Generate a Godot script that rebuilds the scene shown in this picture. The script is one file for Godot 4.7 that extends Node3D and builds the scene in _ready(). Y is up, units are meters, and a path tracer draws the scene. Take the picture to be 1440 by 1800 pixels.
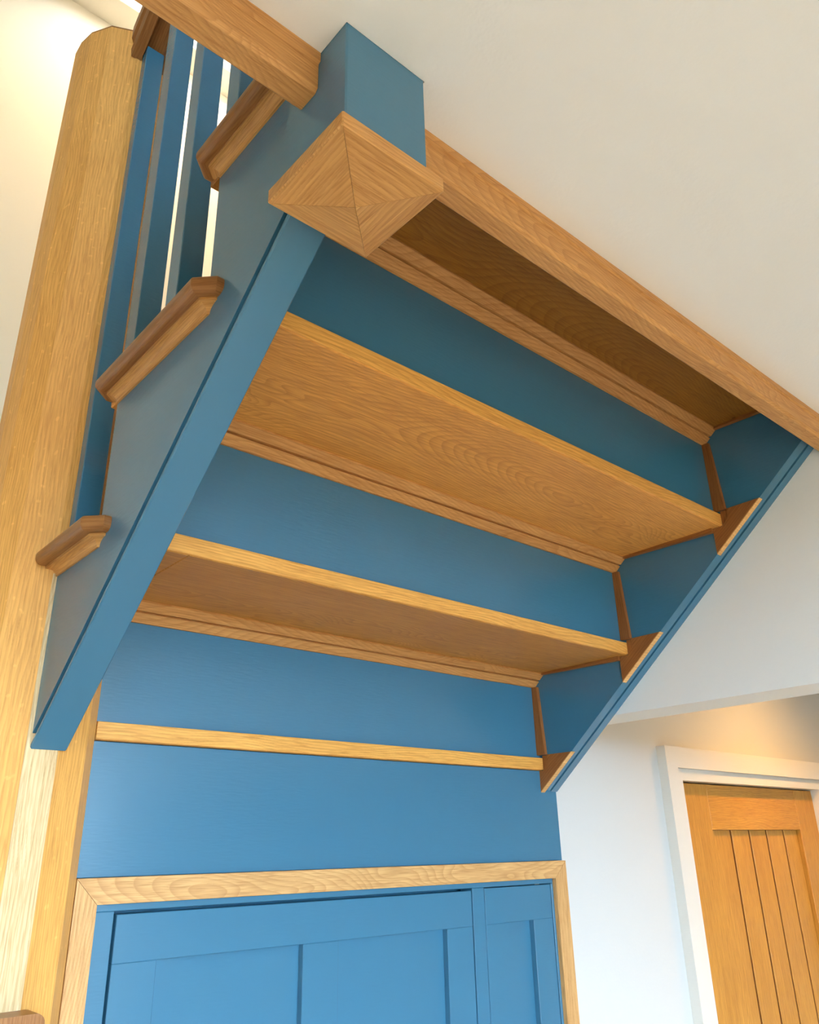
extends Node3D
# Oak and blue-painted open-backed staircase seen from below. Metres, y up, z runs towards the top of the flight.

const RISE := 0.19
const GO := 0.22804
const BASE := 1.8116          # tread k has its top at BASE + k * RISE and its near edge at k * GO
const TT := 0.0238            # tread thickness
const XW := 0.9404            # inner face of the wall string
const XI := -0.0188           # inner face of the outer string
const XO := -0.0605           # outer face of the outer string
const WALL := 0.985           # plastered wall beside the stair
const CEIL := 2.4895
const LIP := 0.889            # front of the landing nosing
const PANEL := 0.2217         # plane of the blue boarding under the stair
const HALL := 0.209           # wall with the oak door
const SLOPE := RISE / GO
const X_AXIS := Vector3.RIGHT

var rng := RandomNumberGenerator.new()
var mats := {}
var taken := {}

func top(k: float) -> float:
	return BASE + k * RISE

func under(z: float, off := 0.0) -> float:      # underside of the strings at z; off is square to the slope
	return 1.7545 + SLOPE * z + off * 1.3016

# ------------------------------------------------------------------ mesh helpers
func begin() -> SurfaceTool:
	var st := SurfaceTool.new()
	st.begin(Mesh.PRIMITIVE_TRIANGLES)
	return st

func uv_of(p: Vector3, n: Vector3, g: Vector3, off: Vector2) -> Vector2:
	var along := g - n * n.dot(g)
	if along.length() < 0.2:
		along = Vector3(0.6, 0.3, 0.74) - n * n.dot(Vector3(0.6, 0.3, 0.74))
		along = along.normalized()
		return Vector2(n.cross(along).dot(p) / 0.3, along.dot(p) / 0.35) + off
	along = along.normalized()
	return Vector2(n.cross(along).dot(p) / 0.3, along.dot(p) / 1.2) + off

func tri(st: SurfaceTool, a: Vector3, b: Vector3, c: Vector3, n: Vector3, g: Vector3, off: Vector2, ns = null) -> void:
	var pts := [a, b, c]
	var nn := [n, n, n] if ns == null else [ns[0], ns[1], ns[2]]
	var order := [0, 1, 2]
	if (b - a).cross(c - a).dot(n) > 0.0:
		order = [0, 2, 1]
	for i in order:
		st.set_normal(nn[i])
		st.set_uv(uv_of(pts[i], n, g, off))
		st.add_vertex(pts[i])

func poly(st: SurfaceTool, pts: Array, n: Vector3, g: Vector3, off: Vector2) -> void:   # convex
	for i in range(1, pts.size() - 1):
		tri(st, pts[0], pts[i], pts[i + 1], n, g, off)

func quad(st: SurfaceTool, a: Vector3, b: Vector3, c: Vector3, d: Vector3, inside: Vector3, g: Vector3, off: Vector2) -> void:
	var n := (c - a).cross(d - b).normalized()
	if n.dot((a + b + c + d) * 0.25 - inside) < 0.0:
		n = -n
	poly(st, [a, b, c, d], n, g, off)

func rnd() -> Vector2:
	return Vector2(rng.randf() * 0.6, rng.randf())

# box between lo and hi with edges chamfered by c
func box(st: SurfaceTool, lo: Vector3, hi: Vector3, g := Vector3.UP, c := 0.0015, off = null) -> void:
	var o: Vector2 = rnd() if off == null else off
	var m := (lo + hi) * 0.5
	var h := (hi - lo) * 0.5
	c = min(c, min(h.x, min(h.y, h.z)) * 0.6)
	var ax := [Vector3.RIGHT, Vector3.UP, Vector3.BACK]
	for i in 3:
		var u: Vector3 = ax[(i + 1) % 3]
		var v: Vector3 = ax[(i + 2) % 3]
		var hu: float = h[(i + 1) % 3] - c
		var hv: float = h[(i + 2) % 3] - c
		for s in [-1.0, 1.0]:
			var n: Vector3 = ax[i] * s
			var f: Vector3 = m + ax[i] * h[i] * s
			poly(st, [f - u * hu - v * hv, f + u * hu - v * hv, f + u * hu + v * hv, f - u * hu + v * hv], n, g, o)
		for s in [-1.0, 1.0]:          # edges along axis i
			for t in [-1.0, 1.0]:
				var l: Vector3 = ax[i] * (h[i] - c)
				var p1: Vector3 = m + u * s * (hu + c) + v * t * hv
				var p2: Vector3 = m + u * s * hu + v * t * (hv + c)
				poly(st, [p1 - l, p1 + l, p2 + l, p2 - l], (u * s + v * t).normalized(), g, o)
	for sx in [-1.0, 1.0]:
		for sy in [-1.0, 1.0]:
			for sz in [-1.0, 1.0]:
				var k := Vector3(sx, sy, sz)
				tri(st, m + k * Vector3(h.x, h.y - c, h.z - c), m + k * Vector3(h.x - c, h.y, h.z - c), m + k * Vector3(h.x - c, h.y - c, h.z), k.normalized(), g, o)

func from_axis(axis: int, a: float, p: Vector2) -> Vector3:
	if axis == 0:
		return Vector3(a, p.y, p.x)       # polygon in (z, y)
	if axis == 1:
		return Vector3(p.x, a, p.y)       # polygon in (x, z)
	return Vector3(p.x, p.y, a)           # polygon in (x, y)

# polygon extruded along an axis
func prism(st: SurfaceTool, pts: Array, axis: int, a: float, b: float, g: Vector3, off = null) -> void:
	var o: Vector2 = rnd() if off == null else off
	var pp := PackedVector2Array(pts)
	var idx := Geometry2D.triangulate_polygon(pp)
	var n: Vector3 = [Vector3.RIGHT, Vector3.UP, Vector3.BACK][axis]
	for e in [[a, -1.0], [b, 1.0]]:
		for i in range(0, idx.size(), 3):
			tri(st, from_axis(axis, e[0], pp[idx[i]]), from_axis(axis, e[0], pp[idx[i + 1]]), from_axis(axis, e[0], pp[idx[i + 2]]), n * e[1] * signf(b - a), g, o)
	var ccw := not Geometry2D.is_polygon_clockwise(pp)
	for i in pp.size():
		var p := pp[i]
		var q := pp[(i + 1) % pp.size()]
		var d := q - p
		var out := Vector2(d.y, -d.x) * (1.0 if ccw else -1.0)
		var o3 := (from_axis(axis, 0.0, out) as Vector3).normalized()
		poly(st, [from_axis(axis, a, p), from_axis(axis, b, p), from_axis(axis, b, q), from_axis(axis, a, q)], o3, g, o)

# profile (offset outwards, y) swept along a plan path (x, z); the outside lies to the left of travel when left is true
func sweep(st: SurfaceTool, path: Array, prof: Array, side: float, smooth_deg := 50.0, caps := [true, true], closed := true) -> void:
	var o := rnd()
	var rows := []
	for i in path.size():
		var p: Vector2 = path[i]
		var n0 := Vector2.ZERO
		var n1 := Vector2.ZERO
		if i > 0:
			var d: Vector2 = (p - path[i - 1]).normalized()
			n0 = Vector2(d.y, -d.x) * side
		if i < path.size() - 1:
			var d2: Vector2 = (path[i + 1] - p).normalized()
			n1 = Vector2(d2.y, -d2.x) * side
		if i == 0:
			n0 = n1
		if i == path.size() - 1:
			n1 = n0
		var mit := (n0 + n1) / (1.0 + n0.dot(n1))
		var row := []
		for q in prof:
			row.append(Vector3(p.x + mit.x * q.x, q.y, p.y + mit.y * q.x))
		rows.append(row)
	var cnt := prof.size()
	var area := 0.0
	for j in cnt:
		var a0: Vector2 = prof[j]
		var b0: Vector2 = prof[(j + 1) % cnt]
		area += a0.x * b0.y - b0.x * a0.y
	var sg := 1.0 if area > 0.0 else -1.0
	var en := []
	for j in cnt:
		var d3: Vector2 = (prof[(j + 1) % cnt] as Vector2) - (prof[j] as Vector2)
		en.append(Vector2(d3.y, -d3.x).normalized() * sg)
	for i in path.size() - 1:
		var d4: Vector2 = ((path[i + 1] as Vector2) - (path[i] as Vector2)).normalized()
		var nn := Vector2(d4.y, -d4.x) * side
		var g := Vector3(d4.x, 0, d4.y)
		for j in cnt:
			var jn := (j + 1) % cnt
			if not closed and jn == 0:
				continue
			var n2: Vector2 = en[j]
			var na := n2
			var nb := n2
			var prv: Vector2 = en[(j - 1 + cnt) % cnt]
			var nxt: Vector2 = en[jn]
			if rad_to_deg(acos(clampf(prv.dot(n2), -1, 1))) < smooth_deg:
				na = (prv + n2).normalized()
			if rad_to_deg(acos(clampf(nxt.dot(n2), -1, 1))) < smooth_deg:
				nb = (nxt + n2).normalized()
			var f := func(v: Vector2) -> Vector3: return Vector3(nn.x * v.x, v.y, nn.y * v.x).normalized()
			var fn: Vector3 = f.call(n2)
			var fa: Vector3 = f.call(na)
			var fb: Vector3 = f.call(nb)
			var A: Vector3 = rows[i][j]
			var B: Vector3 = rows[i + 1][j]
			var Cc: Vector3 = rows[i + 1][jn]
			var D: Vector3 = rows[i][jn]
			tri(st, A, B, Cc, fn, g, o, [fa, fa, fb])
			tri(st, A, Cc, D, fn, g, o, [fa, fb, fb])
	for e in [0, path.size() - 1]:
		if not caps[0 if e == 0 else 1]:
			continue
		var pp := PackedVector2Array(prof)
		var idx := Geometry2D.triangulate_polygon(pp)
		var dd: Vector2 = ((path[1] as Vector2) - (path[0] as Vector2)) if e == 0 else ((path[e] as Vector2) - (path[e - 1] as Vector2))
		var cn := Vector3(dd.x, 0, dd.y).normalized() * (-1.0 if e == 0 else 1.0)
		for k in range(0, idx.size(), 3):
			tri(st, rows[e][idx[k]], rows[e][idx[k + 1]], rows[e][idx[k + 2]], cn, Vector3.UP, o)

func numbered(parent: Node, called: String) -> String:
	var key := str(parent.get_instance_id()) + called
	var n: int = taken.get(key, 0)
	taken[key] = n + 1
	return called if n == 0 else "%s_%03d" % [called, n]

func put(called: String, st: SurfaceTool, m: Material, parent: Node, label := "") -> MeshInstance3D:
	if m.normal_enabled and not m.uv1_triplanar:
		st.generate_tangents()
	var o := MeshInstance3D.new()
	o.mesh = st.commit()
	o.material_override = null
	o.mesh.surface_set_material(0, m)
	o.name = numbered(parent, called)
	o.cast_shadow = GeometryInstance3D.SHADOW_CASTING_SETTING_ON
	parent.add_child(o, true)
	if label:
		o.set_meta("label", label)
	return o

func thing(called: String, label: String, category: String, at := Vector3.ZERO, group := "") -> Node3D:
	var o := Node3D.new()
	o.name = numbered(self, called)
	add_child(o, true)
	o.position = at
	o.set_meta("label", label)
	o.set_meta("category", category)
	if group:
		o.set_meta("group", group)
	return o

func structure(o: Node3D, label: String, category: String) -> void:
	o.set_meta("kind", "structure")
	o.set_meta("label", label)
	o.set_meta("category", category)

func struct_node(called: String, label: String, category: String) -> Node3D:
	var o := Node3D.new()
	o.name = called
	add_child(o, true)
	structure(o, label, category)
	return o

# ------------------------------------------------------------------ materials
func oak_images(seed_: int, kind: String) -> Array:
	var w := 512
	var h := 1024
	var lo := FastNoiseLite.new()
	lo.seed = seed_
	lo.frequency = 1.0
	lo.fractal_octaves = 3
	var hi := FastNoiseLite.new()
	hi.seed = seed_ + 7
	hi.frequency = 1.0
	hi.fractal_type = FastNoiseLite.FRACTAL_NONE
	var col := PackedByteArray()
	col.resize(w * h * 3)
	var hgt := PackedByteArray()
	hgt.resize(w * h)
	for y in h:
		var v := float(y) / h
		var ca := cos(v * TAU)
		var sa := sin(v * TAU)
		for x in w:
			var u := float(x) / w
			var n1 := lo.get_noise_3d(u * 2.2, ca * 0.45, sa * 0.45)
			var s := 0.0
			if kind == "cathedral" or kind == "knotty":
				var dx := (u - 0.46 - 0.12 * sa) * 1.9
				var dy := 0.10 + 0.55 * (0.5 + 0.5 * cos(v * TAU + 0.8 * n1)) + 0.10 * n1
				s = sqrt(dx * dx + dy * dy) * 34.0 + 2.4 * n1
			else:
				s = u * 62.0 + 5.0 * n1
			var fr := s - floorf(s)
			var ring := pow(fr, 2.2) * (1.0 - smoothstep(0.93, 1.0, fr))
			var pore := hi.get_noise_3d(u * 210.0, ca * 4.5, sa * 4.5)
			var pore2 := hi.get_noise_3d(u * 90.0 + 40.0, ca * 1.6, sa * 1.6)
			var p := clampf((pore - 0.18) * 2.2, 0.0, 1.0) * (0.35 + 0.65 * (1.0 - fr))
			var tone := 0.5 + 0.5 * n1
			var d := 0.26 * ring + 0.30 * p + 0.22 * (pore2 * 0.5 + 0.5) + 0.22 * tone
			var fleck := 0.0
			if kind == "quarter":
				var q := hi.get_noise_3d(u * 26.0 + v * 9.0 + 9.0, ca * 15.0, sa * 15.0)
				fleck = smoothstep(0.70, 0.82, q) * 0.35
				d = d * 0.85 - fleck * 0.4
			if kind == "knotty":
				for q2 in [[0.30, 0.22], [0.34, 0.25], [0.62, 0.60], [0.22, 0.71], [0.80, 0.90]]:
					var kx: float = (u - q2[0]) * 0.3
					var ky: float = (v - q2[1]) * 1.2
					var kd := sqrt(kx * kx + ky * ky * 0.5)
					d += 1.1 * (1.0 - smoothstep(0.0014, 0.0040, kd + 0.0012 * pore2)) + 0.16 * (1.0 - smoothstep(0.004, 0.018, kd))
			var k := clampf(d, 0.0, 1.35)
			var i := (y * w + x) * 3
			col[i] = int(255.0 * lerpf(1.0, 0.62, k))
			col[i + 1] = int(255.0 * lerpf(0.99, 0.50, k))
			col[i + 2] = int(255.0 * lerpf(0.97, 0.36, k))
			hgt[y * w + x] = int(255.0 * clampf(0.75 - 0.6 * p - 0.12 * ring + 0.3 * fleck, 0.0, 1.0))
	var im := Image.create_from_data(w, h, false, Image.FORMAT_RGB8, col)
	im.generate_mipmaps()
	var hm := Image.create_from_data(w, h, false, Image.FORMAT_L8, hgt)
	hm.convert(Image.FORMAT_RGBA8)
	hm.bump_map_to_normal_map(1.6)
	return [ImageTexture.create_from_image(im), ImageTexture.create_from_image(hm)]

func oak(called: String, tex: Array, tint: Color, rough := 0.42, bump := 0.16, spec := 0.4) -> void:
	var m := StandardMaterial3D.new()
	m.albedo_texture = tex[0]
	m.albedo_color = tint
	m.normal_enabled = true
	m.normal_texture = tex[1]
	m.normal_scale = bump
	m.roughness = rough
	m.metallic_specular = spec
	mats[called] = m

func relief(seed_: int, fx: float, fy: float, strength: float) -> ImageTexture:
	var n := FastNoiseLite.new()
	n.seed = seed_
	n.frequency = 1.0
	n.fractal_octaves = 4
	var w := 512
	var b := PackedByteArray()
	b.resize(w * w)
	for y in w:
		var v := float(y) / w
		var ca := cos(v * TAU) * fy / TAU
		var sa := sin(v * TAU) * fy / TAU
		for x in w:
			var u := float(x) / w
			var t := n.get_noise_3d(u * fx, ca, sa)
			var t2 := n.get_noise_3d((u - 1.0) * fx, ca, sa)
			b[y * w + x] = int(clampf(127.0 + 127.0 * lerpf(t, t2, u), 0.0, 255.0))
	var im := Image.create_from_data(w, w, false, Image.FORMAT_L8, b)
	im.convert(Image.FORMAT_RGBA8)
	im.bump_map_to_normal_map(strength)
	return ImageTexture.create_from_image(im)

func plain(called: String, c: Color, rough: float, spec := 0.5, tex: Texture2D = null, size := 0.3, bump := 0.3) -> void:
	var m := StandardMaterial3D.new()
	m.albedo_color = c
	m.roughness = rough
	m.metallic_specular = spec
	if tex:
		m.normal_enabled = true
		m.normal_texture = tex
		m.normal_scale = bump
		m.uv1_triplanar = true
		m.uv1_world_triplanar = true
		m.uv1_scale = Vector3.ONE / size
	mats[called] = m

func make_materials() -> void:
	var straight := oak_images(11, "straight")
	var cathedral := oak_images(23, "cathedral")
	var quarter := oak_images(37, "quarter")
	oak("oak_board", cathedral, Color(0.86, 0.64, 0.32), 0.45)
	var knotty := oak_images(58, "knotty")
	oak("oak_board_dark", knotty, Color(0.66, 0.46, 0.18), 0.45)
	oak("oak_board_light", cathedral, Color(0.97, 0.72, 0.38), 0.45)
	oak("oak_edge", straight, Color(1.0, 0.78, 0.43), 0.42)
	oak("oak_batten", cathedral, Color(0.86, 0.66, 0.42), 0.5)
	oak("oak_nosing", straight, Color(0.66, 0.47, 0.28), 0.32)
	oak("oak_wedge", straight, Color(0.66, 0.45, 0.25), 0.55)
	oak("oak_cut", straight, Color(0.98, 0.80, 0.54), 0.6)
	oak("oak_cap", straight, Color(0.88, 0.68, 0.42), 0.4)
	oak("oak_post", quarter, Color(0.98, 0.765, 0.44), 0.45, 0.14)
	oak("oak_bare", straight, Color(0.96, 0.88, 0.72), 0.7, 0.3)
	oak("oak_frame", cathedral, Color(0.90, 0.74, 0.52), 0.5)
	oak("oak_door", straight, Color(0.88, 0.66, 0.30), 0.4)
	oak("oak_groove_shade", straight, Color(0.42, 0.22, 0.06), 0.6)  # dark tint stands in for the shade inside the plank grooves
	oak("oak_jamb", knotty, Color(0.90, 0.74, 0.52), 0.5)
	oak("oak_floor", straight, Color(0.73, 0.745, 0.74), 0.45)
	var brush := relief(5, 9.0, 60.0, 3.0)
	var plaster := relief(6, 30.0, 30.0, 2.0)
	plain("paint_blue", Color(0.235, 0.455, 0.575), 0.22, 0.6, brush, 0.25, 0.12)
	plain("plaster_white", Color(0.93, 0.928, 0.915), 0.9, 0.3, plaster, 0.25, 0.25)
	plain("plaster_grey", Color(0.78, 0.76, 0.70), 0.9, 0.3, plaster, 0.25, 0.2)
	plain("plaster_hall", Color(0.82, 0.825, 0.82), 0.9, 0.3, plaster, 0.25, 0.2)
	plain("plaster_cream", Color(0.95, 0.925, 0.86), 0.9, 0.3, plaster, 0.25, 0.2)
	plain("paint_white", Color(0.88, 0.87, 0.84), 0.4, 0.5, brush, 0.25, 0.1)
	plain("caulk", Color(0.9, 0.89, 0.86), 0.8, 0.3)
	plain("metal_white", Color(0.9, 0.9, 0.9), 0.4)
	var g := StandardMaterial3D.new()
	g.transparency = BaseMaterial3D.TRANSPARENCY_ALPHA
	g.albedo_color = Color(0.95, 0.98, 1.0, 0.05)
	g.roughness = 0.02
	mats["glass"] = g
	var e := StandardMaterial3D.new()
	e.albedo_color = Color(1, 0.9, 0.75)
	e.emission_enabled = true
	e.emission = Color(1.0, 0.72, 0.4)
	e.emission_energy_multiplier = 3.0
	mats["lamp"] = e

# ------------------------------------------------------------------ scene
func _ready() -> void:
	rng.seed = 4
	var cam := Camera3D.new()
	cam.name = "camera"
	cam.fov = rad_to_deg(2.0 * atan(900.0 / 1405.596))
	cam.near = 0.02
	cam.position = Vector3(-0.3619, 1.835, 1.3074)
	cam.rotation = Vector3(0.4011, -0.7277, -0.0226)
	add_child(cam)
	cam.current = true

	var sky_mat := ProceduralSkyMaterial.new()
	sky_mat.sky_top_color = Color(0.80, 0.69, 0.54)
	sky_mat.sky_horizon_color = Color(0.71, 0.87, 1.0)
	sky_mat.sky_curve = 0.36
	sky_mat.ground_horizon_color = Color(0.34, 0.32, 0.27)
	sky_mat.ground_bottom_color = Color(0.26, 0.24, 0.20)
	sky_mat.sky_energy_multiplier = 1.0
	var sky := Sky.new()
	sky.sky_material = sky_mat
	var env := Environment.new()
	env.background_mode = Environment.BG_SKY
	env.background_energy_multiplier = 38.5
	env.sky = sky
	env.tonemap_mode = Environment.TONE_MAPPER_LINEAR
	env.tonemap_exposure = 1.0
	env.sdfgi_enabled = true
	env.ssao_enabled = true
	env.ssil_enabled = true
	var we := WorldEnvironment.new()
	we.name = "environment"
	we.environment = env
	add_child(we)

	make_materials()
	build_shell()
	build_stair()
	build_post()
	build_newel()
	build_balustrade()
	build_cupboard()
	build_hall_door()

const XL := -2.8
const XR := 3.0
const ZB := -1.28
const ZF := 3.0
const YT := 5.16

func build_shell() -> void:
	var pw: Material = mats["plaster_white"]
	var pc: Material = mats["plaster_cream"]
	var st := begin()
	box(st, Vector3(XL - 0.2, -0.2, ZB - 0.2), Vector3(XR + 0.2, 0, ZF + 0.2), Vector3.BACK, 0.001)
	var o: Node3D = put("floor", st, mats["oak_floor"], self)
	structure(o, "pale oak floor of the room below the stair", "floor")
	# downstairs ceiling = landing floor, notched round the newel post
	st = begin()
	var yl := 2.76
	prism(st, [Vector2(-0.26, LIP), Vector2(-0.0850, LIP), Vector2(-0.0850, 0.930), Vector2(0.0050, 0.930), Vector2(0.0050, LIP), Vector2(WALL, LIP), Vector2(WALL, ZF), Vector2(-0.26, ZF)], 1, CEIL, yl, Vector3.RIGHT)
	o = put("ceiling", st, pw, self)
	structure(o, "white plastered ceiling above the stair foot, edged with an oak nosing", "ceiling")
	st = begin()
	box(st, Vector3(WALL, CEIL, HALL), Vector3(XR, yl, ZF))
	o = put("ceiling_hall", st, pw, self)
	structure(o, "white hallway ceiling hidden behind the opening", "ceiling")
	st = begin()
	var rl := [0.15, 1.35, -1.15, -0.40]
	box(st, Vector3(XL - 0.2, YT, ZB - 0.2), Vector3(XR + 0.2, YT + 0.2, rl[2]))
	box(st, Vector3(XL - 0.2, YT, rl[3]), Vector3(XR + 0.2, YT + 0.2, ZF + 0.2))
	box(st, Vector3(XL - 0.2, YT, rl[2]), Vector3(rl[0], YT + 0.2, rl[3]))
	box(st, Vector3(rl[1], YT, rl[2]), Vector3(XR + 0.2, YT + 0.2, rl[3]))
	o = put("ceiling_stairwell", st, pc, self)
	structure(o, "cream ceiling high over the stairwell", "ceiling")
	var added_sky_light := struct_node("window_2", "added roof window out of view, placed to light the stairwell wall", "window")  # unseen opening added and placed to brighten the far wall
	st = begin()
	for e in [[rl[0], rl[0] + 0.05, rl[2], rl[3]], [rl[1] - 0.05, rl[1], rl[2], rl[3]], [rl[0] + 0.05, rl[1] - 0.05, rl[2], rl[2] + 0.05], [rl[0] + 0.05, rl[1] - 0.05, rl[3] - 0.05, rl[3]]]:
		box(st, Vector3(e[0], YT + 0.12, e[2]), Vector3(e[1], YT + 0.18, e[3]))
	put("window_frame", st, mats["paint_white"], added_sky_light)
	st = begin()
	box(st, Vector3(rl[0] + 0.04, YT + 0.146, rl[2] + 0.04), Vector3(rl[1] - 0.04, YT + 0.152, rl[3] - 0.04))
	put("pane", st, mats["glass"], added_sky_light)
	# far wall of the stairwell
	st = begin()
	box(st, Vector3(XL - 0.2, 0, ZB - 0.2), Vector3(XR + 0.2, YT, ZB))
	o = put("wall_back", st, pc, self)
	structure(o, "cream stairwell wall behind the oak post and balusters", "wall")
	# wall beside the stair with the opening to the hall
	st = begin()
	box(st, Vector3(WALL, 0, ZB), Vector3(WALL + 0.1, 2.07, HALL - 0.1))
	prism(st, [Vector2(ZB, 2.07), Vector2(2.6, 2.07), Vector2(2.6, 0), Vector2(ZF, 0), Vector2(ZF, CEIL), Vector2(LIP, CEIL), Vector2(LIP, YT), Vector2(ZB, YT)], 0, WALL, WALL + 0.1, Vector3.UP)
	box(st, Vector3(WALL, yl, LIP), Vector3(WALL + 0.1, YT, ZF))
	o = put("wall_right", st, pw, self)
	structure(o, "white wall under the stair string with a square opening to the hall", "wall")
	# hall wall carrying the door
	st = begin()
	prism(st, [Vector2(WALL, 0), Vector2(1.42, 0), Vector2(1.42, 2.01), Vector2(2.245, 2.01), Vector2(2.245, 0), Vector2(XR, 0), Vector2(XR, CEIL), Vector2(WALL, CEIL)], 2, HALL - 0.1, HALL, Vector3.UP)
	o = put("wall_hall", st, mats["plaster_hall"], self)
	structure(o, "white hallway wall round the oak door, warm lit at the top", "wall")
	st = begin()
	box(st, Vector3(XR, 0, ZB), Vector3(XR + 0.2, YT, ZF))
	o = put("wall_end", st, pw, self)
	structure(o, "white end wall of the hallway out of view", "wall")
	# left wall and front wall with windows, both behind the camera
	st = begin()
	box(st, Vector3(XL - 0.2, 0, ZB), Vector3(XL, YT, ZF))
	o = put("wall_left", st, mats["plaster_grey"], self)
	structure(o, "grey wall left of the stairwell out of view", "wall")
	st = begin()
	var B := [-1.7, 0.93, 0.05, 2.42]
	var T := [-1.35, -0.75, 2.9, 4.5]
	box(st, Vector3(XL, 0, ZF), Vector3(XR, B[2], ZF + 0.2))
	box(st, Vector3(XL, B[2], ZF), Vector3(B[0], B[3], ZF + 0.2))
	box(st, Vector3(B[1], B[2], ZF), Vector3(XR, B[3], ZF + 0.2))
	box(st, Vector3(XL, B[3], ZF), Vector3(XR, T[2], ZF + 0.2))
	box(st, Vector3(XL, T[2], ZF), Vector3(T[0], T[3], ZF + 0.2))
	box(st, Vector3(T[1], T[2], ZF), Vector3(XR, T[3], ZF + 0.2))
	box(st, Vector3(XL, T[3], ZF), Vector3(XR, YT, ZF + 0.2))
	o = put("wall_front", st, pw, self)
	structure(o, "white wall behind the camera holding the glazed doors", "wall")
	window("window_1", "wide glazed doors behind the camera", B, 3, 1)
	window("window_3", "added upper window behind the camera, placed to light the upper post", T, 1, 2)  # extra opening added for front light on the upper oak post
	# oak nosing along the landing edge, in two lengths either side of the newel
	for seg in [[-0.26, -0.0850, "oak landing nosing left of the blue newel post"], [0.0050, WALL, "oak landing nosing along the ceiling edge right of the newel"]]:
		st = begin()
		var yb := 2.4450
		var pr := [Vector2(LIP - 0.027, yb + 0.002), Vector2(LIP - 0.025, yb), Vector2(LIP - 0.004, yb), Vector2(LIP, yb + 0.004), Vector2(LIP, CEIL - 0.012), Vector2(LIP + 0.003, CEIL - 0.010), Vector2(LIP + 0.003, CEIL), Vector2(LIP, CEIL), Vector2(LIP, CEIL + 0.02), Vector2(LIP - 0.027, CEIL + 0.02)]
		prism(st, pr, 0, seg[0], seg[1], Vector3.RIGHT)
		o = put("trim_1" if seg[0] < -0.1 else "trim_2", st, mats["oak_batten"], self)
		structure(o, seg[2], "nosing")
	st = begin()
	box(st, Vector3(-0.26, CEIL + 0.021, LIP - 0.025), Vector3(-0.086, 2.76, LIP - 0.001))
	box(st, Vector3(0.006, CEIL + 0.021, LIP - 0.025), Vector3(WALL - 0.001, 2.76, LIP - 0.001))
	o = put("trim_3", st, mats["paint_white"], self)
	structure(o, "white landing apron above the oak nosing", "apron")
	# hall downlight
	var d := thing("ceiling_light", "small round downlight in the hallway ceiling by the oak door", "light", Vector3(1.85, CEIL, 0.62))
	var ring := begin()
	var pts := []
	for e in [[0.045, CEIL - 0.004], [0.045, CEIL], [0.032, CEIL], [0.032, CEIL - 0.004]]:
		pts.append(e)
	for i in 24:
		var a0 := TAU * i / 24.0
		var a1 := TAU * (i + 1) / 24.0
		for j in 4:
			var p: Array = pts[j]
			var q: Array = pts[(j + 1) % 4]
			quad(ring, Vector3(cos(a0) * p[0], p[1] - CEIL, sin(a0) * p[0]), Vector3(cos(a1) * p[0], p[1] - CEIL, sin(a1) * p[0]), Vector3(cos(a1) * q[0], q[1] - CEIL, sin(a1) * q[0]), Vector3(cos(a0) * q[0], q[1] - CEIL, sin(a0) * q[0]), Vector3(cos(a0 + 0.13) * 0.038, -0.002, sin(a0 + 0.13) * 0.038), Vector3.UP, Vector2.ZERO)
	put("light_ring", ring, mats["metal_white"], d)
	var disc := begin()
	var circle := []
	for i in 24:
		circle.append(Vector2(cos(TAU * i / 24.0), sin(TAU * i / 24.0)) * 0.031)
	prism(disc, circle, 1, -0.003, -0.001, Vector3.RIGHT)
	put("light_bulb", disc, mats["lamp"], d)
	var sp := SpotLight3D.new()
	sp.name = "downlight"
	sp.position = Vector3(0, -0.012, 0)
	sp.rotation = Vector3(-PI / 2, 0, 0)
	sp.light_color = Color(1.0, 0.74, 0.38)
	sp.light_energy = 1.1
	sp.light_size = 0.03
	sp.spot_angle = 75.0
	sp.spot_range = 8.0
	sp.spot_attenuation = 2.0
	sp.shadow_enabled = true
	d.add_child(sp)

func window(called: String, label: String, r: Array, nx: int, ny: int) -> void:
	var w := struct_node(called, label, "window")
	var st := begin()
	var z0 := ZF + 0.06
	var z1 := ZF + 0.12
	var t := 0.05
	for i in nx + 1:
		var x: float = lerpf(r[0], r[1], float(i) / nx)
		var a: float = clampf(x - t * 0.5, r[0], r[1] - t)
		box(st, Vector3(a, r[2], z0), Vector3(a + t, r[3], z1))
	for j in ny + 1:
		var y: float = lerpf(r[2], r[3], float(j) / ny)
		var b: float = clampf(y - t * 0.5, r[2], r[3] - t)
		box(st, Vector3(r[0], b, z0 + 0.003), Vector3(r[1], b + t, z1 - 0.003))
	put("window_frame", st, mats["paint_white"], w)
	for i in nx:
		for j in ny:
			st = begin()
			var x0: float = lerpf(r[0], r[1], float(i) / nx)
			var x1: float = lerpf(r[0], r[1], float(i + 1) / nx)
			var y0: float = lerpf(r[2], r[3], float(j) / ny)
			var y1: float = lerpf(r[2], r[3], float(j + 1) / ny)
			box(st, Vector3(x0 + 0.03, y0 + 0.03, ZF + 0.085), Vector3(x1 - 0.03, y1 - 0.03, ZF + 0.091))
			put("pane", st, mats["glass"], w)

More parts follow.
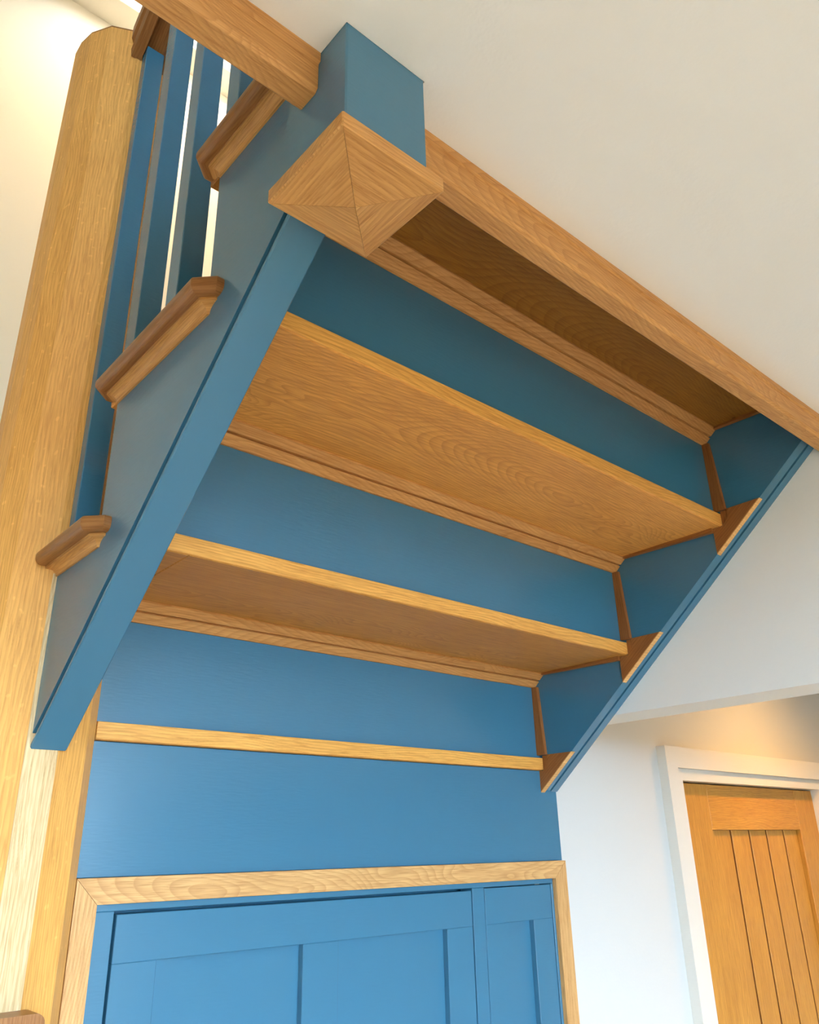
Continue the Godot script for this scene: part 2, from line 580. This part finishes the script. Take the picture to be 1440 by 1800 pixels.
func build_stair() -> void:
	var s := thing("staircase", "oak and dark blue open-backed staircase seen from underneath", "staircase")
	var X := Vector3.RIGHT
	var Z := Vector3.BACK
	var paint: Material = mats["paint_blue"]
	# outer string: core, outer face and bottom capping with a shadow gap between
	var z0 := 0.3020
	var z1 := 0.8400
	var steps := [Vector2(z1, top(4) - TT), Vector2(3 * GO - 0.0254, top(4) - TT), Vector2(3 * GO - 0.0254, top(3) - TT), Vector2(2 * GO - 0.0254, top(3) - TT), Vector2(2 * GO - 0.0254, top(2) - TT), Vector2(z0, top(2) - TT)]
	var st := begin()
	prism(st, [Vector2(z0, under(z0, -0.0370)), Vector2(z1, under(z1, -0.0370))] + steps, 0, XI, -0.044, Vector3(0, SLOPE, 1).normalized())
	var str_ := put("outer_string", st, paint, s, "blue outer string ending at the oak post")
	st = begin()
	prism(st, [Vector2(z0, under(z0, -0.0275)), Vector2(z1, under(z1, -0.0275))] + steps, 0, -0.0441, XO, Vector3(0, SLOPE, 1).normalized())
	put("face_board", st, paint, str_)
	st = begin()
	var dn := Vector2(-SLOPE, 1).normalized()
	var ends := []
	for zz in [z0, z1]:
		ends.append(zz)
	# capping, with eased lower arrises
	for part in [[-0.0410, -0.0370, XI, XO]]:
		var c := 0.0015
		var ring := [Vector2(part[2], part[1]), Vector2(part[2], part[0] + c), Vector2(part[2] - c, part[0]), Vector2(part[3] + c, part[0]), Vector2(part[3], part[0] + c), Vector2(part[3], part[1])]
		var off := rnd()
		for i in ring.size():
			var p: Vector2 = ring[i]
			var q: Vector2 = ring[(i + 1) % ring.size()]
			quad(st, Vector3(p.x, under(z0, p.y), z0), Vector3(p.x, under(z1, p.y), z1), Vector3(q.x, under(z1, q.y), z1), Vector3(q.x, under(z0, q.y), z0), Vector3(-0.04, under(0.57, -0.039), 0.57), Vector3(0, SLOPE, 1).normalized(), off)
		for zz in ends:
			var face := []
			for p in ring:
				face.append(Vector3(p.x, under(zz, p.y), zz))
			poly(st, face, Vector3(0, 0, -1 if zz == z0 else 1), X, off)
	put("bottom_capping", st, paint, str_)
	# wall string with a bead line along its lower edge
	st = begin()
	var wa := 0.2235
	var wb := 0.8620
	prism(st, [Vector2(wa, under(wa)), Vector2(wb, under(wb)), Vector2(wb, under(wb) + 0.30), Vector2(wa, under(wa) + 0.30)], 0, XW, 0.962, Vector3(0, SLOPE, 1).normalized())
	var ws := put("wall_string", st, paint, s, "near-black blue wall string in shade at the right")
	st = begin()
	prism(st, [Vector2(wa, under(wa, -0.0015)), Vector2(wb, under(wb, -0.0015)), Vector2(wb, under(wb) + 0.28), Vector2(wa, under(wa) + 0.28)], 0, 0.9655, WALL - 0.0005, Vector3(0, SLOPE, 1).normalized())
	put("wall_bead", st, paint, ws)
	# treads, risers, battens, wedges
	for k in range(1, 5):
		var ze := k * GO
		var zr := (k - 1) * GO - 0.0064
		var yt := top(k)
		var yu := yt - TT
		var x0 := XO + 0.001
		st = begin()
		if k == 1:
			# only its inner edge shows as a strip in the boarding
			tread_board(st, 0.0405, XW, PANEL - 0.14, ze, yt, rnd())
		elif k == 2:
			var off := rnd()
			tread_board(st, 0.0400, XW, zr - 0.045, ze, yt, off)
			tread_board(st, x0, 0.0400, 0.3020, ze, yt, off)
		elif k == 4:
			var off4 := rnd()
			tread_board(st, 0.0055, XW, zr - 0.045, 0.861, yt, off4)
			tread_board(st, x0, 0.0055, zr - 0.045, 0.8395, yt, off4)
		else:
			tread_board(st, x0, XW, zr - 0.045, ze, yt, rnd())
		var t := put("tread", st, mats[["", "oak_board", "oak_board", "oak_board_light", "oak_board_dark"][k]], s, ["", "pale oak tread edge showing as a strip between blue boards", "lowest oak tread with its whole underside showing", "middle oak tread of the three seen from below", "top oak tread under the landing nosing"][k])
		if k < 4:
			st = begin()
			box(st, Vector3(XI if k > 1 else 0.0405, yu + 0.0008, ze + 0.0001), Vector3(XW - 0.0002, yt - 0.0005, ze + 0.0022), X, 0.001)
			put("tread_edge", st, mats["oak_edge"], t)
		if k > 1:
			# batten in the corner between tread and riser
			st = begin()
			var zf := zr + 0.0002
			prism(st, [Vector2(zf, yu - 0.0002), Vector2(zf, yu - 0.0262), Vector2(zf + 0.004, yu - 0.0262), Vector2(zf + 0.0158, yu - 0.0155), Vector2(zf + 0.0125, yu - 0.0120), Vector2(zf + 0.0182, yu - 0.0126), Vector2(zf + 0.0300, yu - 0.0030), Vector2(zf + 0.0300, yu - 0.0002)], 0, XI if k > 2 else 0.0400, XW - 0.001, X)
			put("batten", st, mats["oak_batten"], t)
			nosing(t, k)
			# riser below tread k
			st = begin()
			box(st, Vector3(XI + 0.0005 if k > 2 else 0.0405, top(k - 1) + 0.0003, zr - 0.019), Vector3(XW - 0.0005, yu - 0.0003, zr), X, 0.0005)
			put("riser", st, paint, s)
		if k < 4:
			wedges(ws, k)
		if k > 1:
			# flat wedge under the tread, along the wall string
			st = begin()
			var zn: float = ze - 0.0157 if k < 4 else 0.86
			prism(st, [Vector2(zr + 0.028, yu - 0.0003), Vector2(zr + 0.028, yu - 0.0040), Vector2(zn, yu - 0.0080), Vector2(zn, yu - 0.0003)], 0, XW - 0.009, XW - 0.0003, Z)
			put("wedge", st, mats["oak_wedge"], ws)

func tread_board(st: SurfaceTool, xa: float, xb: float, za: float, zb: float, yt: float, off: Vector2) -> void:
	box(st, Vector3(xa, yt - TT, za), Vector3(xb, yt, zb), Vector3.RIGHT, 0.0012, off)

func wedges(ws: Node3D, k: int) -> void:
	var ze := k * GO
	var zr := ze - 0.0064
	var yt := top(k)
	# upright wedge behind the riser
	var st := begin()
	var y1 := top(k + 1) - TT - 0.0264
	prism(st, [Vector2(zr + 0.0003, yt + 0.005), Vector2(zr + 0.0213, yt + 0.005), Vector2(zr + 0.0130, y1), Vector2(zr + 0.0003, y1)], 0, XW - 0.0080, XW - 0.0003, Vector3.UP)
	put("wedge", st, mats["oak_wedge"], ws)
	# triangular end block where both housings run out of the string
	st = begin()
	var za := ze - 0.0157
	var zc := (yt + 0.005 - 1.7545) / SLOPE
	prism(st, [Vector2(za, yt - TT - 0.0006), Vector2(za, under(za) - 0.0005), Vector2(zc + 0.0005, yt + 0.005), Vector2(ze + 0.0152, yt + 0.005), Vector2(ze + 0.0152, yt - TT * 0.45), Vector2(ze + 0.0026, yt - TT - 0.0006)], 0, XW - 0.0035, XW + 0.0072, Vector3(0, SLOPE, 1).normalized())
	var blk := put("end_block", st, mats["oak_wedge"], ws)
	st = begin()
	prism(st, [Vector2(za, under(za) - 0.0006), Vector2(za, under(za) - 0.0026), Vector2(zc + 0.0030, yt + 0.005), Vector2(zc + 0.0007, yt + 0.005)], 0, XW - 0.0035, XW + 0.0078, X_AXIS)
	put("cut_edge", st, mats["oak_cut"], blk, "pale trimmed edge")
	st = begin()
	prism(st, [Vector2(ze + 0.0030, yt - TT), Vector2(ze + 0.0150, yt - TT * 0.45), Vector2(ze + 0.0150, yt + 0.004), Vector2(ze + 0.0024, yt + 0.004)], 0, XW - 0.0015, XW + 0.005, Vector3.UP)
	put("wedge_end", st, mats["oak_wedge"], blk)

func nosing(t: Node3D, k: int) -> void:
	var yt := top(k)
	var zf := (k - 1) * GO - 0.0254
	var ze := k * GO - 0.0191
	var path := [Vector2(-0.030, zf), Vector2(XO + 0.004, zf), Vector2(XO, zf + 0.004), Vector2(XO, ze - 0.003), Vector2(XO + 0.003, ze), Vector2(XO + 0.0045, ze)]
	var caps := [true, true]
	if k == 2:
		path = [Vector2(XO, 0.296), Vector2(XO, ze - 0.003), Vector2(XO + 0.003, ze), Vector2(XO + 0.0045, ze)]
	if k == 4:
		path = [Vector2(-0.030, zf), Vector2(XO + 0.004, zf), Vector2(XO, zf + 0.004), Vector2(XO, 0.8395)]
	var prof := [Vector2(0.0, yt), Vector2(0.0, yt - 0.0180)]
	var r := 0.008
	for i in 7:
		var a := -PI / 2 + PI / 2 * i / 6.0
		prof.append(Vector2(0.0275 - r + cos(a) * r, yt - 0.0180 + r + sin(a) * r))
	for i in 5:
		var a2 := PI / 2 * i / 4.0
		prof.append(Vector2(0.0275 - 0.006 + cos(a2) * 0.006, yt - 0.006 + sin(a2) * 0.006))
	var st := begin()
	sweep(st, path, prof, -1.0, 50.0, caps)
	var n := put("return_nosing", st, mats["oak_nosing"], t)
	var sc := [Vector2(0.0, yt - 0.0181), Vector2(0.0, yt - 0.0305), Vector2(0.0022, yt - 0.0305)]
	for i in 6:
		var a3 := PI / 2 * i / 5.0
		sc.append(Vector2(0.0120 - cos(a3) * 0.0098, yt - 0.0295 + sin(a3) * 0.0085))
	sc.append(Vector2(0.0142, yt - 0.0210))
	sc.append(Vector2(0.0142, yt - 0.0181))
	st = begin()
	sweep(st, path, sc, -1.0, 40.0, caps)
	put("scotia", st, mats["oak_cap"], n)

func build_post() -> void:
	var p := thing("oak_post", "thick many-sided oak post rising beside the balusters at the left", "post", Vector3(-0.0474, 0, 0.20))
	var right := [Vector2(-0.0298, 0.30), Vector2(0.0124, 0.2788), Vector2(0.0337, 0.2445), Vector2(0.0405, 0.2140), Vector2(0.0405, 0.1860), Vector2(0.0337, 0.1555), Vector2(0.0124, 0.1212), Vector2(-0.0298, 0.10)]
	var ring := []
	for v in right:
		ring.append(v - Vector2(-0.0474, 0.20))
	for i in range(right.size() - 1, -1, -1):
		var v2: Vector2 = right[i]
		ring.append(Vector2(-0.0948 - v2.x, v2.y) - Vector2(-0.0474, 0.20))
	var ht := 3.156
	var st := begin()
	var n := ring.size()
	for i in n:
		var a: Vector2 = ring[i]
		var b: Vector2 = ring[(i + 1) % n]
		quad(st, Vector3(a.x, 0, a.y), Vector3(b.x, 0, b.y), Vector3(b.x, ht - 0.003, b.y), Vector3(a.x, ht - 0.003, a.y), Vector3(0, 1.5, 0), Vector3.UP, rnd())
	put("post_shaft", st, mats["oak_post"], p)
	st = begin()
	prism(st, ring, 1, ht - 0.003, ht, Vector3.RIGHT)
	put("post_top", st, mats["oak_nosing"], p)
	st = begin()
	box(st, Vector3(-0.0180, 0.001, 0.1001), Vector3(0.0192, 2.165, 0.1016), Vector3.UP, 0.0008)
	put("bare_strip", st, mats["oak_bare"], p, "pale unfinished strip running under the string end")
	# rounded block low on the post front
	var blk := thing("rail_block", "small brown rounded wooden block on the post at the bottom left corner", "block", Vector3(-0.05, 1.60, 0.302))
	st = begin()
	var pr := []
	for c in [[0.026, 0.08, 0.0], [-0.026, 0.08, PI / 2]]:
		for i in 6:
			var a3: float = c[2] + PI / 2 * i / 5.0
			pr.append(Vector2(c[0] + cos(a3) * 0.010, c[1] + sin(a3) * 0.010))
	pr.append(Vector2(-0.036, 0.0))
	pr.append(Vector2(0.036, 0.0))
	prism(st, pr, 2, 0.0, 0.035, Vector3.UP)
	put("block_body", st, mats["oak_nosing"], blk)

func build_newel() -> void:
	var c := Vector3(-0.0400, 0, 0.8850)
	var n := thing("newel_post", "square dark blue newel post hanging below the ceiling with an oak cap", "newel post", c + Vector3(0, 2.345, 0))
	var b := 2.345
	var st := begin()
	box(st, Vector3(-0.0447, 2.3705 - b, -0.0447), Vector3(0.0447, 3.80 - b, 0.0447), Vector3.UP, 0.0015)
	put("post_shaft", st, mats["paint_blue"], n)
	# cap: square rim and a shallow pyramid of four mitred pieces pointing down
	var h := 0.0545
	var cap := begin()
	box(cap, Vector3(-h, 2.3555 - b, -h), Vector3(h, 2.3705 - b, h), Vector3.RIGHT, 0.0012)
	var cm := put("newel_cap", cap, mats["oak_cap"], n, "oak pyramid cap pointing down")
	var hh := 0.0532
	var ap := Vector3(0, 2.3445 - b, 0)
	var y := 2.3553 - b
	var q := [Vector3(-hh, y, -hh), Vector3(hh, y, -hh), Vector3(hh, y, hh), Vector3(-hh, y, hh)]
	for i in 4:
		st = begin()
		var a: Vector3 = q[i]
		var d: Vector3 = q[(i + 1) % 4]
		var mid := (a + d) * 0.5
		var shrink := func(v: Vector3) -> Vector3: return v.lerp((a + d + ap) / 3.0, 0.006)
		var a1: Vector3 = shrink.call(a)
		var d1: Vector3 = shrink.call(d)
		var p1: Vector3 = shrink.call(ap)
		var o := rnd()
		var nrm := (d1 - a1).cross(p1 - a1).normalized()
		if nrm.y > 0:
			nrm = -nrm
		tri(st, a1, d1, p1, nrm, (d - a).normalized(), o)
		var inside := (a + d + ap) / 3.0 + Vector3(0, 0.02, 0)
		var top_p := Vector3(p1.x, y, p1.z)
		tri(st, a1, d1, top_p, Vector3.UP, Vector3.RIGHT, o)
		for e in [[a1, p1, top_p], [d1, p1, top_p]]:
			var en: Vector3 = ((e[1] - e[0]) as Vector3).cross(e[2] - e[0]).normalized()
			if en.dot(e[0] - mid) < 0:
				en = -en
			tri(st, e[0], e[1], e[2], en, Vector3.UP, o)
		put("cap_facet", st, mats["oak_cap"], cm)

func build_balustrade() -> void:
	var r := thing("balustrade", "oak handrail over square dark blue balusters standing on the tread ends", "balustrade")
	var xc := -0.0405
	var spots := [[0.3010, 0.3207, 2], [0.4127, 0.4446, 3], [0.5310, 0.5610, 3], [0.6474, 0.6770, 4], [0.7650, 0.7950, 4]]
	for s in spots:
		var st := begin()
		var yt: float = rail_y(s[0]) + 0.018
		box(st, Vector3(xc - 0.0150, top(s[2]) + 0.0005, s[0]), Vector3(xc + 0.0150, yt, s[1]), Vector3.UP, 0.001)
		put("baluster", st, mats["paint_blue"], r)
	# handrail: grooved underneath
	var prof := [Vector2(-0.0330, 0.0), Vector2(-0.0165, 0.0), Vector2(-0.0165, 0.020), Vector2(0.0165, 0.020), Vector2(0.0165, 0.0), Vector2(0.0330, 0.0), Vector2(0.0350, 0.012), Vector2(0.0330, 0.024), Vector2(0.0370, 0.032), Vector2(0.0370, 0.052), Vector2(0.028, 0.064), Vector2(0.0, 0.070), Vector2(-0.028, 0.064), Vector2(-0.0370, 0.052), Vector2(-0.0370, 0.032), Vector2(-0.0330, 0.024), Vector2(-0.0350, 0.012)]
	var st2 := begin()
	var za := 0.2990
	var zb := 0.8395
	var off := rnd()
	var g := Vector3(0, SLOPE, 1).normalized()
	var up := Vector3(0, 1, -SLOPE).normalized()
	for i in prof.size():
		var p: Vector2 = prof[i]
		var q: Vector2 = prof[(i + 1) % prof.size()]
		var d := q - p
		var n := (Vector3.RIGHT * d.y - up * d.x).normalized()
		var v := func(a: Vector2, z: float) -> Vector3: return Vector3(xc + a.x, rail_y(z) + a.y * 1.30, z)
		poly(st2, [v.call(p, za), v.call(p, zb), v.call(q, zb), v.call(q, za)], n, g, off)
	var idx := Geometry2D.triangulate_polygon(PackedVector2Array(prof))
	for z in [za, zb]:
		for i in range(0, idx.size(), 3):
			var w := []
			for j in 3:
				var a2: Vector2 = prof[idx[i + j]]
				w.append(Vector3(xc + a2.x, rail_y(z) + a2.y * 1.30, z))
			tri(st2, w[0], w[1], w[2], Vector3(0, 0, -1 if z == za else 1), Vector3.UP, off)
	put("handrail", st2, mats["oak_nosing"], r)

func rail_y(z: float) -> float:
	return 3.079 + SLOPE * (z - 0.287)

func build_cupboard() -> void:
	var c := thing("cupboard", "blue under-stair cupboard with panelled doors in a mitred oak frame", "cupboard")
	var X := Vector3.RIGHT
	var U := Vector3.UP
	var paint: Material = mats["paint_blue"]
	var xl := 0.0405
	var xr := WALL - 0.001
	var fz := 0.2297
	var ft := 1.8122
	var fi := 1.7820
	var fl := 0.0690
	var fr := 0.9500
	# plain boards above the frame
	var st := begin()
	box(st, Vector3(xl, ft + 0.0005, PANEL - 0.02), Vector3(xr, top(1) - TT - 0.0005, PANEL), X, 0.0008)
	box(st, Vector3(XW + 0.001, top(1) - TT - 0.0004, PANEL - 0.02), Vector3(xr, top(2) - 0.03, PANEL - 0.0005), X, 0.0005)
	put("top_board", st, paint, c)
	# oak frame with mitres
	st = begin()
	prism(st, [Vector2(xl, ft), Vector2(xr, ft), Vector2(fr, fi), Vector2(fl, fi)], 2, PANEL - 0.018, fz, X)
	put("frame_head", st, mats["oak_frame"], c)
	st = begin()
	prism(st, [Vector2(xl, ft - 0.0006), Vector2(fl - 0.0003, fi - 0.0003), Vector2(fl - 0.0003, 0), Vector2(xl, 0)], 2, PANEL - 0.018, fz, U)
	put("frame_jamb", st, mats["oak_jamb"], c)
	st = begin()
	prism(st, [Vector2(xr, ft - 0.0006), Vector2(fr + 0.0003, fi - 0.0003), Vector2(fr + 0.0003, 0), Vector2(xr, 0)], 2, PANEL - 0.018, fz, U)
	put("frame_jamb", st, mats["oak_frame"], c)
	# painted face frame
	var z := PANEL
	st = begin()
	var dl := 0.0950
	var dr := 0.7315
	var el := 0.7608
	var er := 0.9440
	var dt := 1.7735
	box(st, Vector3(fl, dt, z - 0.03), Vector3(fr, fi, z), X, 0.0008)
	box(st, Vector3(fl, 0.06, z - 0.03), Vector3(dl, dt, z), U, 0.0008)
	box(st, Vector3(dr, 0.06, z - 0.03), Vector3(el, dt, z), U, 0.0008)
	box(st, Vector3(er, 0.06, z - 0.03), Vector3(fr, dt, z), U, 0.0008)
	box(st, Vector3(fl, 0, z - 0.03), Vector3(fr, 0.06, z), X, 0.0008)
	put("face_frame", st, paint, c)
	st = begin()
	box(st, Vector3(fl, 0.0, z - 0.06), Vector3(fr, fi, z - 0.045), X, 0.0008)
	put("cupboard_back", st, paint, c)
	shaker(c, "wide blue cupboard door with two recessed panels", dl + 0.0040, dr - 0.0022, dt - 0.0042, [[0.1575, 0.3815], [0.4445, 0.6690]], z - 0.0005)
	shaker(c, "narrow blue cupboard door with one recessed panel", el + 0.0016, er - 0.0020, dt + 0.0005 - 0.0022, [[0.8200, 0.8880]], z - 0.0005)

func shaker(c: Node3D, label: String, a: float, b: float, t: float, panels: Array, z: float) -> void:
	var U := Vector3.UP
	var paint: Material = mats["paint_blue"]
	var pt := 1.7145
	var bt := 0.20
	var st := begin()
	box(st, Vector3(a, 0.063, z - 0.022), Vector3(b, t, z - 0.0115), U, 0.0005)
	var d := put("door", st, paint, c, label)
	st = begin()
	box(st, Vector3(a, pt, z - 0.0114), Vector3(b, t, z), Vector3.RIGHT, 0.0007)
	put("rail", st, paint, d)
	st = begin()
	box(st, Vector3(a, 0.063, z - 0.0114), Vector3(b, bt, z), Vector3.RIGHT, 0.0007)
	put("rail", st, paint, d)
	var xs := [a]
	for p in panels:
		xs.append(p[0])
		xs.append(p[1])
	xs.append(b)
	for i in range(0, xs.size(), 2):
		st = begin()
		box(st, Vector3(xs[i], bt, z - 0.0114), Vector3(xs[i + 1], pt, z), U, 0.0007)
		put("stile", st, paint, d)

func build_hall_door() -> void:
	var d := struct_node("door_1", "oak boarded hallway door in a white frame at the lower right", "door")
	var U := Vector3.UP
	var X := Vector3.RIGHT
	var w: Material = mats["paint_white"]
	var od: Material = mats["oak_door"]
	var st := begin()
	# architrave
	var f := 0.233
	prism(st, [Vector2(1.387, 0), Vector2(1.387, 2.0536), Vector2(2.280, 2.0536), Vector2(2.280, 0), Vector2(2.232, 0), Vector2(2.232, 2.0053), Vector2(1.433, 2.0053), Vector2(1.433, 0)], 2, HALL + 0.0003, f, U)
	put("architrave", st, w, d)
	# lining
	st = begin()
	var z1 := 0.2245
	prism(st, [Vector2(1.4335, 0), Vector2(1.4335, 2.0048), Vector2(2.2315, 2.0048), Vector2(2.2315, 0), Vector2(2.203, 0), Vector2(2.203, 1.978), Vector2(1.460, 1.978), Vector2(1.460, 0)], 2, 0.112, z1, U)
	put("door_lining", st, w, d)
	# leaf
	var zl := 0.2000
	st = begin()
	box(st, Vector3(1.462, 0.005, zl - 0.035), Vector3(1.606, 1.975, zl), U, 0.001)
	var leaf := put("door_leaf", st, od, d)
	st = begin()
	box(st, Vector3(2.086, 0.005, zl - 0.035), Vector3(2.201, 1.975, zl), U, 0.001)
	put("stile", st, od, leaf)
	st = begin()
	box(st, Vector3(1.6065, 1.868, zl - 0.035), Vector3(2.0855, 1.975, zl - 0.0002), X, 0.001)
	put("rail", st, od, leaf)
	st = begin()
	box(st, Vector3(1.6065, 0.005, zl - 0.035), Vector3(2.0855, 0.20, zl - 0.0002), X, 0.001)
	put("rail", st, od, leaf)
	var e := [1.6065, 1.712, 1.808, 1.902, 2.001, 2.0855]
	for i in 5:
		st = begin()
		box(st, Vector3(e[i] + 0.0045, 0.2, zl - 0.030), Vector3(e[i + 1] - 0.0045, 1.868, zl - 0.011), U, 0.001)
		put("plank", st, od, leaf)
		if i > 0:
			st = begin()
			box(st, Vector3(e[i] - 0.0044, 0.2, zl - 0.029), Vector3(e[i] + 0.0044, 1.868, zl - 0.0135), U, 0.0003)  # strip near the surface, its dark colour painting the groove shade
			put("groove_shade_strip", st, mats["oak_groove_shade"], leaf)
	st = begin()
	box(st, Vector3(1.6065, 0.2, zl - 0.034), Vector3(2.0855, 1.868, zl - 0.0305), U, 0.0005)
	put("back_panel", st, od, leaf)
